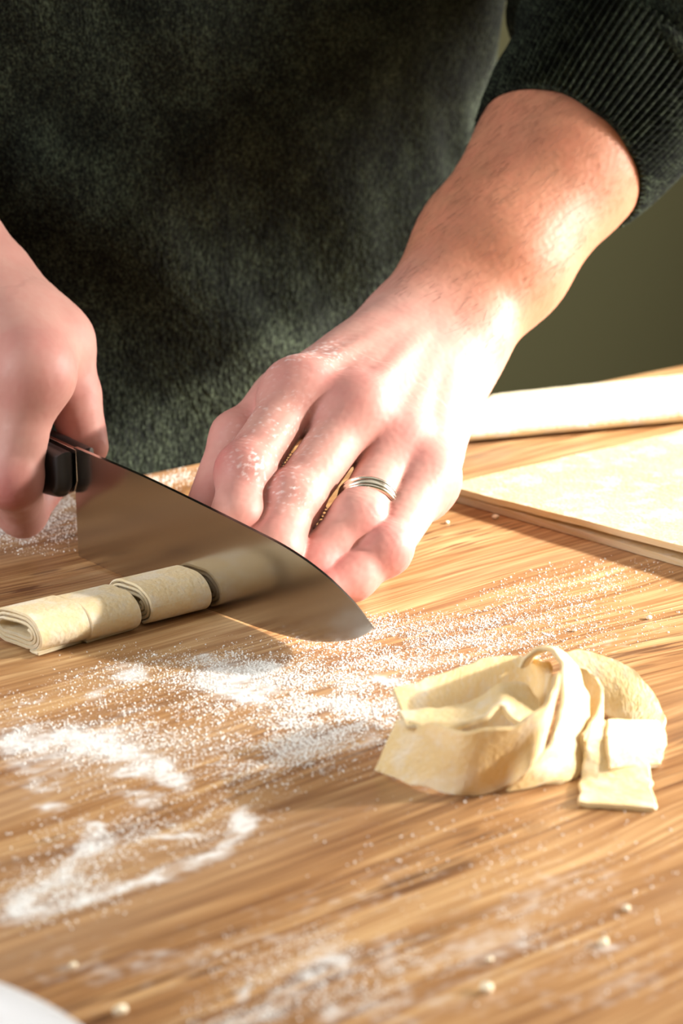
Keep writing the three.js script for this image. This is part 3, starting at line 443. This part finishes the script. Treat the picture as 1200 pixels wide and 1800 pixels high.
const dust = [[[0.0265, 0.050, -0.018], 0.0045, 0.4], [[0.036, 0.040, -0.007], 0.006, -0.05], [[0.070, 0.080, -0.047], 0.007, 0.05], [[0.084, 0.083, -0.047], 0.008, 0.3], [[0.045, 0.056, -0.03], 0.01, -0.15]];
const armDirL = nrm(sub(ARM[0], W));
const geoL = surfaceNet(handL, [0.002, -0.001, -0.135], [0.345, 0.24, 0.035], 0.0008, skin(redSpots.L, W, armDirL, dust));

// right hand round the knife handle
const RH = {
  index: { j: [[-0.0095, 0.0743, -0.1090], [-0.0205, 0.0345, -0.1070], [-0.0060, 0.0148, -0.1240], [0.0130, 0.0220, -0.1330]], r: [11.0, 10.6, 9.4, 8.2], s: 11.6 },
  middle: { j: [[-0.0190, 0.0690, -0.1290], [-0.0225, 0.0300, -0.1290], [-0.0040, 0.0150, -0.1400], [0.0150, 0.0230, -0.1320]], r: [12.4, 10.6, 9.0, 7.8] },
  ring: { j: [[-0.0225, 0.0670, -0.1500], [-0.0230, 0.0310, -0.1470], [-0.0040, 0.0170, -0.1470], [0.0150, 0.0260, -0.1440]], r: [11.8, 10.2, 8.8, 7.6] },
  little: { j: [[-0.0220, 0.0660, -0.1700], [-0.0215, 0.0350, -0.1660], [-0.0040, 0.0210, -0.1650], [0.0140, 0.0300, -0.1620]], r: [11, 9, 8, 7] },
  thumb: { j: [[0.0100, 0.1000, -0.1620], [0.0185, 0.0790, -0.1330], [0.0195, 0.0590, -0.1235], [0.0160, 0.0410, -0.1100]], r: [17, 13, 10.6, 9] },
};
const WR = [-0.004, 0.1160, -0.1880], acrR = nrm([-0.30, -0.15, -0.94]), dorR = nrm([-0.88, 0.46, 0.05]), ARMR = [[-0.030, 0.148, -0.256], [-0.056, 0.178, -0.325], [-0.090, 0.215, -0.410]];
const armR = [cone(add(WR, mul(acrR, -9 * mm)), add(ARMR[0], mul(acrR, -8 * mm)), 18 * mm, 25 * mm), cone(add(WR, mul(acrR, 9 * mm)), add(ARMR[0], mul(acrR, 8 * mm)), 18 * mm, 25 * mm), cone(ARMR[0], ARMR[1], 31 * mm, 37 * mm), cone(ARMR[1], ARMR[2], 37 * mm, 42 * mm)];
const handR = handSDF(RH, WR, acrR, dorR, { arm: armR, extra: [cone(RH.index.j[0], [0.006, 0.088, -0.138], 11.5 * mm, 14 * mm)] });
const geoR = surfaceNet(handR, [-0.145, 0.0, -0.465], [0.055, 0.27, -0.085], 0.001, skin(knuckles(RH), WR, nrm(sub(ARMR[0], WR)), []));

// the rest of the figure: head, neck and the body inside the clothes, joined to the arms
const HC = [0.175, 0.80, -0.205];
const headParts = [ellip(HC, [0.074, 0.098, 0.092]), ellip(add(HC, [0, -0.058, 0.030]), [0.056, 0.058, 0.062]), cone(add(HC, [0, 0.012, 0.088]), add(HC, [0, -0.026, 0.106]), 0.008, 0.013), ball(add(HC, [0, -0.1, 0.068]), 0.022),
  cone(add(HC, [-0.04, 0.028, 0.076]), add(HC, [0.04, 0.028, 0.076]), 0.012, 0.012), cone(add(HC, [-0.022, -0.062, 0.083]), add(HC, [0.022, -0.062, 0.083]), 0.0075, 0.0075)];
const ears = [-1, 1].map((s) => ellip(add(HC, [s * 0.078, -0.01, -0.008]), [0.012, 0.033, 0.02]));
const head = blend(headParts, 0.022), sockets = [-1, 1].map((s) => ball(add(HC, [s * 0.032, 0.006, 0.104]), 0.017)), mouth = cone(add(HC, [-0.021, -0.0625, 0.0925]), add(HC, [0.021, -0.0625, 0.0925]), 0.0018, 0.0018);
const SH = [[0.385, 0.52, -0.26], [-0.035, 0.52, -0.30]], EL = [[0.372, 0.215, -0.125], [-0.095, 0.215, -0.415]];
const innerTorso = (x, y, z) => { const dx = (x - 0.185) / 0.17, dz = (z + 0.315 - 0.06 * sstep(0.1, 0.5, y)) / 0.095, k0 = Math.hypot(dx, dz), d = (k0 - 1) * 0.09; return Math.max(d, y - 0.52, -0.1 - y); };
const bodyParts = [cone([0.175, 0.55, -0.27], add(HC, [0, -0.06, -0.02]), 0.062, 0.056), cone([0.02, 0.53, -0.295], [0.33, 0.53, -0.27], 0.055, 0.055), cone(SH[0], EL[0], 0.052, 0.044), cone(EL[0], ARM[2], 0.044, 0.041), cone(SH[1], EL[1], 0.052, 0.044), cone(EL[1], ARMR[2], 0.044, 0.042), innerTorso];
const bodySDF = (x, y, z) => { let d = head(x, y, z); for (const s of sockets) d = Math.max(d, -smin(s(x, y, z), 1, 0.01)); for (const e of ears) d = smin(d, e(x, y, z), 0.008); d = Math.max(d, -mouth(x, y, z)); for (const b of bodyParts) d = smin(d, b(x, y, z), 0.03); return d; };
const geoB = surfaceNet(bodySDF, [-0.16, -0.11, -0.49], [0.45, 0.93, -0.05], 0.006, skin([], [0.14, 0.2, -0.3], [0, 1, 0], []));
const bodyGeo = BGU.mergeGeometries([geoL, geoR, geoB]);
part('body', bodyGeo, phys({ vertexColors: true, roughness: 0.52, specularIntensity: 0.55, sheen: 0.15, sheenRoughness: 0.5, sheenColor: lin(1, 0.85, 0.8) }), person, { label: 'hands and bare forearms, pink knuckles dusted with flour' });
for (const s of [-1, 1]) { const c = add(HC, [s * 0.032, 0.006, 0.0745]); part('eye', new THREE.SphereGeometry(0.012, 20, 14).translate(...c), std({ color: lin(0.75, 0.73, 0.7), roughness: 0.2 }), person); part('iris', new THREE.SphereGeometry(0.0055, 16, 12).translate(c[0], c[1], c[2] + 0.0075), std({ color: lin(0.06, 0.05, 0.03), roughness: 0.2 }), person); }
{ const cap = ellip(add(HC, [0, 0.024, -0.014]), [0.083, 0.093, 0.098]), hair = (x, y, z) => { const face = Math.max(z - (HC[2] + 0.058), 0) , cut = Math.max((HC[1] + 0.052) - y + (z - HC[2]) * 0.75 - 0.0, 0); let d = cap(x, y, z) + 0.004 * n3(x * 160, y * 40, z * 160); d = Math.max(d, (HC[1] - 0.055) - y); const front = (z - HC[2]) * 0.9 - (y - HC[1]) * 1.25 + 0.018; return Math.max(d, front * 0.62); };
  part('hair', surfaceNet(hair, add(HC, [-0.11, -0.09, -0.14]), add(HC, [0.11, 0.14, 0.12]), 0.004), std({ color: lin(0.05, 0.03, 0.018), roughness: 0.7 }), person, { label: 'short brown hair' }); }

// fine dark hair on the bare forearm
{
  const pos = [], nor = [], idx = [];
  const g3 = (p) => { const e = 0.0006; return nrm([handL(p[0] + e, p[1], p[2]) - handL(p[0] - e, p[1], p[2]), handL(p[0], p[1] + e, p[2]) - handL(p[0], p[1] - e, p[2]), handL(p[0], p[1], p[2] + e) - handL(p[0], p[1], p[2] - e)]); };
  const axis = nrm(sub(ARM[1], W)), up = nrm(sub([0, 1, 0], mul(axis, axis[1]))), sd = cross(axis, up);
  for (let k = 0; k < 2400; k++) {
    const t = Math.pow(rnd(), 0.8) * 0.145 - 0.008, ang = (rnd() * 2 - 1) * 2.0 - 0.2, dir = add(mul(up, Math.cos(ang)), mul(sd, Math.sin(ang)));
    let p = add(add(W, mul(axis, t)), mul(dir, 0.04)); for (let i = 0; i < 5; i++) p = sub(p, mul(g3(p), handL(...p)));
    const n = g3(p); let f = nrm(add(add(mul(axis, -1), mul(cross(n, axis), 0.5 * (rnd() - 0.2))), mul(n, 0.28))); const L = 0.006 + 0.008 * rnd(), r = 0.000024 + 0.00002 * rnd(); let q = sub(p, mul(n, 0.0004));
    const b0 = pos.length / 3, sg = 4;
    for (let s = 0; s <= sg; s++) { const u = nrm(cross(f, n)), w = cross(u, f), rr = r * (1 - 0.7 * s / sg); for (let m = 0; m < 3; m++) { const a = m * 2.094, v = add(mul(u, Math.cos(a)), mul(w, Math.sin(a))); pos.push(...add(q, mul(v, rr))); nor.push(...v); } if (s < sg) { for (let m = 0; m < 3; m++) { const a = b0 + s * 3 + m, b = b0 + s * 3 + (m + 1) % 3; idx.push(a, b, b + 3, a, b + 3, a + 3); } } q = add(q, mul(f, L / sg)); f = nrm(add(f, add(mul(n, -0.13), mul([rnd() - 0.5, rnd() - 0.5, rnd() - 0.5], 0.25)))); }
  }
  const g = new THREE.BufferGeometry(); g.setAttribute('position', new THREE.Float32BufferAttribute(pos, 3)); g.setAttribute('normal', new THREE.Float32BufferAttribute(nor, 3)); g.setIndex(idx);
  part('arm_hair', g, std({ color: lin(0.055, 0.03, 0.018), roughness: 0.6 }), person, { kind: 'stuff', label: 'fine dark hair on the forearm' });
}
// silver ring on the ring finger
{
  const [a, b] = LH.ring.j, t = 0.74, c = add(a, mul(sub(b, a), t)), ax = nrm(sub(b, a)), R = 0.0109, w = 0.0029;
  const prof = [[R - 0.0009, -w], [R, -w], [R + 0.0007, -w + 0.0005], [R + 0.0008, -w + 0.0013], [R + 0.0003, -w + 0.0016], [R + 0.0003, -w + 0.0018], [R + 0.0009, -w + 0.0021], [R + 0.0009, w - 0.0021], [R + 0.0003, w - 0.0018], [R + 0.0003, w - 0.0016], [R + 0.0008, w - 0.0013], [R + 0.0007, w - 0.0005], [R, w], [R - 0.0009, w], [R - 0.0009, -w]].map(([x, y]) => new THREE.Vector2(x, y));
  const g = new THREE.LatheGeometry(prof, 96), q = new THREE.Quaternion().setFromUnitVectors(new THREE.Vector3(0, 1, 0), new THREE.Vector3(...nrm(add(ax, mul(across, 0.25))))); g.applyQuaternion(q); g.translate(...add(c, mul(dorsal, -0.0004)));
  part('finger_ring', g, std({ color: lin(0.74, 0.70, 0.60), metalness: 1, roughness: 0.22 }), person, { label: 'silver grooved ring on the ring finger' });
}

// ---- sweatshirt
const knit = dataTex(1024, 1024, (u, v) => {
  const s = n2(u * 250, v * 250, 3) * 0.6 + n2(u * 512, v * 512, 9) * 0.6, b = fbm(u * 16, v * 16, 13, 4), t = clamp(0.40 + 0.55 * s + 0.35 * b);
  return mix3([0.0018, 0.0023, 0.0016], [0.046, 0.058, 0.036], t * t);
});
const knitBump = dataTex(512, 512, (u, v) => { const q = 0.5 + 0.3 * n2(u * 256, v * 128, 3) + 0.3 * n2(u * 90, v * 90, 8); return [q, q, q]; }, false);
const fabric = phys({ map: knit, bumpMap: knitBump, bumpScale: 0.0012, roughness: 0.95, specularIntensity: 0.2, sheen: 1, sheenRoughness: 0.5, sheenColor: lin(0.03, 0.037, 0.022) });
const aAx = nrm(sub(ARM[2], ARM[1])), aX = nrm(cross([0, 1, 0], aAx)), aY = cross(aAx, aX);   // along the forearm, towards the elbow
const CUFF0 = add(ARM[1], mul(aAx, -0.001));
const torsoSDF = (x, y, z) => {
  const lean = 0.075 * sstep(0.04, 0.5, y), a = 0.216 - 0.012 * sstep(0.0, -0.2, y), b = 0.116 + 0.008 * Math.exp(-((y - 0.02) ** 2) / 0.02), dx = (x - 0.185) / a, dz = (z + 0.320 - lean) / b, k0 = Math.hypot(dx, dz) , k1 = Math.hypot(dx / a, dz / b), d = k1 < 1e-6 ? -0.1 : k0 * (k0 - 1) / k1;
  return Math.max(smin(d, 1, 0.01), y - 0.545, -0.17 - y);
};
const sleeveParts = (sh, el, arm) => [cone(sh, el, 0.078, 0.066), cone(el, arm, 0.066, 0.057)];
const puffL = add(CUFF0, mul(aAx, 0.094));
const sweaterL = blend([cone(SH[0], EL[0], 0.078, 0.064), cone(EL[0], puffL, 0.067, 0.0595)], 0.03), sweaterR = blend(sleeveParts(SH[1], EL[1], [-0.072, 0.196, -0.365]), 0.03);
const yoke = cone([0.03, 0.515, -0.295], [0.32, 0.515, -0.27], 0.075, 0.075), neckHole = cone([0.175, 0.53, -0.27], add(HC, [0, 0, -0.02]), 0.064, 0.062);
const fold = (p, a, b, w) => { const ab = sub(b, a), t = clamp(dot(sub(p, a), ab) / dot(ab, ab)), q = sub(p, add(a, mul(ab, t))); return Math.exp(-dot(q, q) / (w * w)) * sstep(0, 0.15, t) * sstep(1, 0.85, t); };
const sweaterSDF = (x, y, z) => {
  let d = smin(torsoSDF(x, y, z), yoke(x, y, z), 0.06); d = smin(d, sweaterL(x, y, z), 0.028); d = smin(d, sweaterR(x, y, z), 0.028);
  d = Math.max(d, -neckHole(x, y, z));
  if (Math.abs(d) < 0.03) {
    const p = [x, y, z];
    d -= 0.010 * n3(x * 9 + 3, y * 11, z * 9) + 0.006 * n3(x * 26, y * 22 + x * 14, z * 24);
    d -= 0.014 * fold(p, [0.03, 0.16, -0.20], [0.26, -0.02, -0.20], 0.016) + 0.012 * fold(p, [0.10, 0.22, -0.19], [0.30, 0.06, -0.22], 0.018) + 0.011 * fold(p, [-0.04, 0.10, -0.22], [0.14, -0.04, -0.20], 0.015);
    const s = dot(sub(p, puffL), aAx); if (s > -0.06 && s < 0.14) { const bx = dot(sub(p, puffL), aX), by = dot(sub(p, puffL), aY), rr = Math.hypot(bx, by); if (rr < 0.09) d -= 0.006 * Math.sin(s * 210 + 2.2 * Math.sin(Math.atan2(by, bx) + 1) + 2 * n3(x * 20, y * 20, z * 20)) * sstep(0.14, 0.03, s); }
  }
  return d;
};
const uvBox = (g, s) => { const p = g.attributes.position, n = g.attributes.normal, uv = new Float32Array(p.count * 2); for (let i = 0; i < p.count; i++) { const t = Math.atan2(p.getX(i) - 0.14, p.getZ(i) + 0.4); uv[i * 2] = (p.getX(i) + 0.8 * p.getZ(i)) / s; uv[i * 2 + 1] = (p.getY(i) + 0.35 * p.getZ(i)) / s; } g.setAttribute('uv', new THREE.BufferAttribute(uv, 2)); return g; };
const sweater = part('sweatshirt', uvBox(surfaceNet(sweaterSDF, [-0.22, -0.18, -0.52], [0.50, 0.62, -0.03], 0.0036), 0.22), fabric, person, { label: 'dark green flecked sweatshirt with sleeves pushed up' });
// ribbed cuff: ribs are real ridges
function cuff(c0, ax, ux, uy, r0, r1, L, ribs) {
  const g = gridGeo(ribs * 8, 40, (u, v) => {
    const a = u * 2 * Math.PI; let s, r, k = 1; // v runs from the inside of the hem, round it, and up the outside
    if (v < 0.12) { s = 0.014 * (1 - v / 0.12); r = r0 - 0.0034; k = 0; } else if (v < 0.24) { const t = (v - 0.12) / 0.12 * Math.PI; s = -0.0016 * Math.sin(t); r = r0 - 0.0017 - 0.0017 * Math.cos(t); k = sstep(0.6, 1, (v - 0.12) / 0.12) * 0.7; } else { const t = (v - 0.24) / 0.76; s = t * L; r = mix(r0, r1, Math.pow(t, 1.3)) + 0.0025 * Math.sin(t * Math.PI) + (t > 0.97 ? -(t - 0.97) * 0.25 : 0); k = 1; }
    r += k * 0.0014 * Math.cos(a * ribs) * (1 + 0.3 * n3(a * 9, s * 90, 4)) + 0.0014 * n3(Math.cos(a) * 2.2, Math.sin(a) * 2.2, s * 25);
    const p = add(add(c0, mul(ax, s)), add(mul(ux, Math.cos(a) * r), mul(uy, Math.sin(a) * r))); return [...p, a * 0.04 / 0.22, s / 0.22];
  }, true);
  return g;
}
const cuffMat = phys({ map: knit, bumpMap: knitBump, bumpScale: 0.0006, roughness: 0.95, specularIntensity: 0.2, sheen: 1, sheenRoughness: 0.5, sheenColor: lin(0.03, 0.037, 0.022) });
part('cuff', cuff(CUFF0, aAx, aX, aY, 0.0408, 0.0490, 0.058, 90), cuffMat, sweater, { label: 'ribbed knit cuff' });
{ const ax = nrm(sub(ARMR[2], ARMR[1])), ux = nrm(cross([0, 1, 0], ax)); part('cuff', cuff(ARMR[1], ax, ux, cross(ax, ux), 0.0425, 0.047, 0.06, 84), cuffMat, sweater, { label: 'ribbed knit cuff' }); }
// trousers and shoes, hidden behind the table
const trousers = blend([cone([0.08, -0.14, -0.33], [0.20, -0.14, -0.33], 0.118, 0.118), cone([0.06, -0.16, -0.33], [0.04, -0.55, -0.335], 0.088, 0.062), cone([0.22, -0.16, -0.33], [0.25, -0.55, -0.335], 0.088, 0.062), cone([0.04, -0.55, -0.335], [0.03, -T + 0.07, -0.34], 0.062, 0.052), cone([0.25, -0.55, -0.335], [0.26, -T + 0.07, -0.34], 0.062, 0.052)], 0.03);
part('trousers', surfaceNet((x, y, z) => Math.max(trousers(x, y, z) + 0.004 * n3(x * 20, y * 20, z * 20), -0.1 * 0 - T + 0.045 - y), [-0.09, -T + 0.01, -0.5], [0.38, 0.0, -0.18], 0.008), std({ color: lin(0.028, 0.033, 0.042), roughness: 0.9 }), person, { label: 'dark grey trousers' });
for (const x of [0.03, 0.26]) part('shoe', surfaceNet(((f) => (a, b, c) => Math.max(f(a, b, c), -T - b))(blend([cone([x, -T + 0.035, -0.36], [x, -T + 0.028, -0.2], 0.045, 0.04), ball([x, -T + 0.06, -0.35], 0.045)], 0.03)), [x - 0.08, -T - 0.01, -0.44], [x + 0.08, -T + 0.13, -0.12], 0.006), std({ color: lin(0.03, 0.028, 0.026), roughness: 0.6 }), person);
renderer.render(scene, camera);
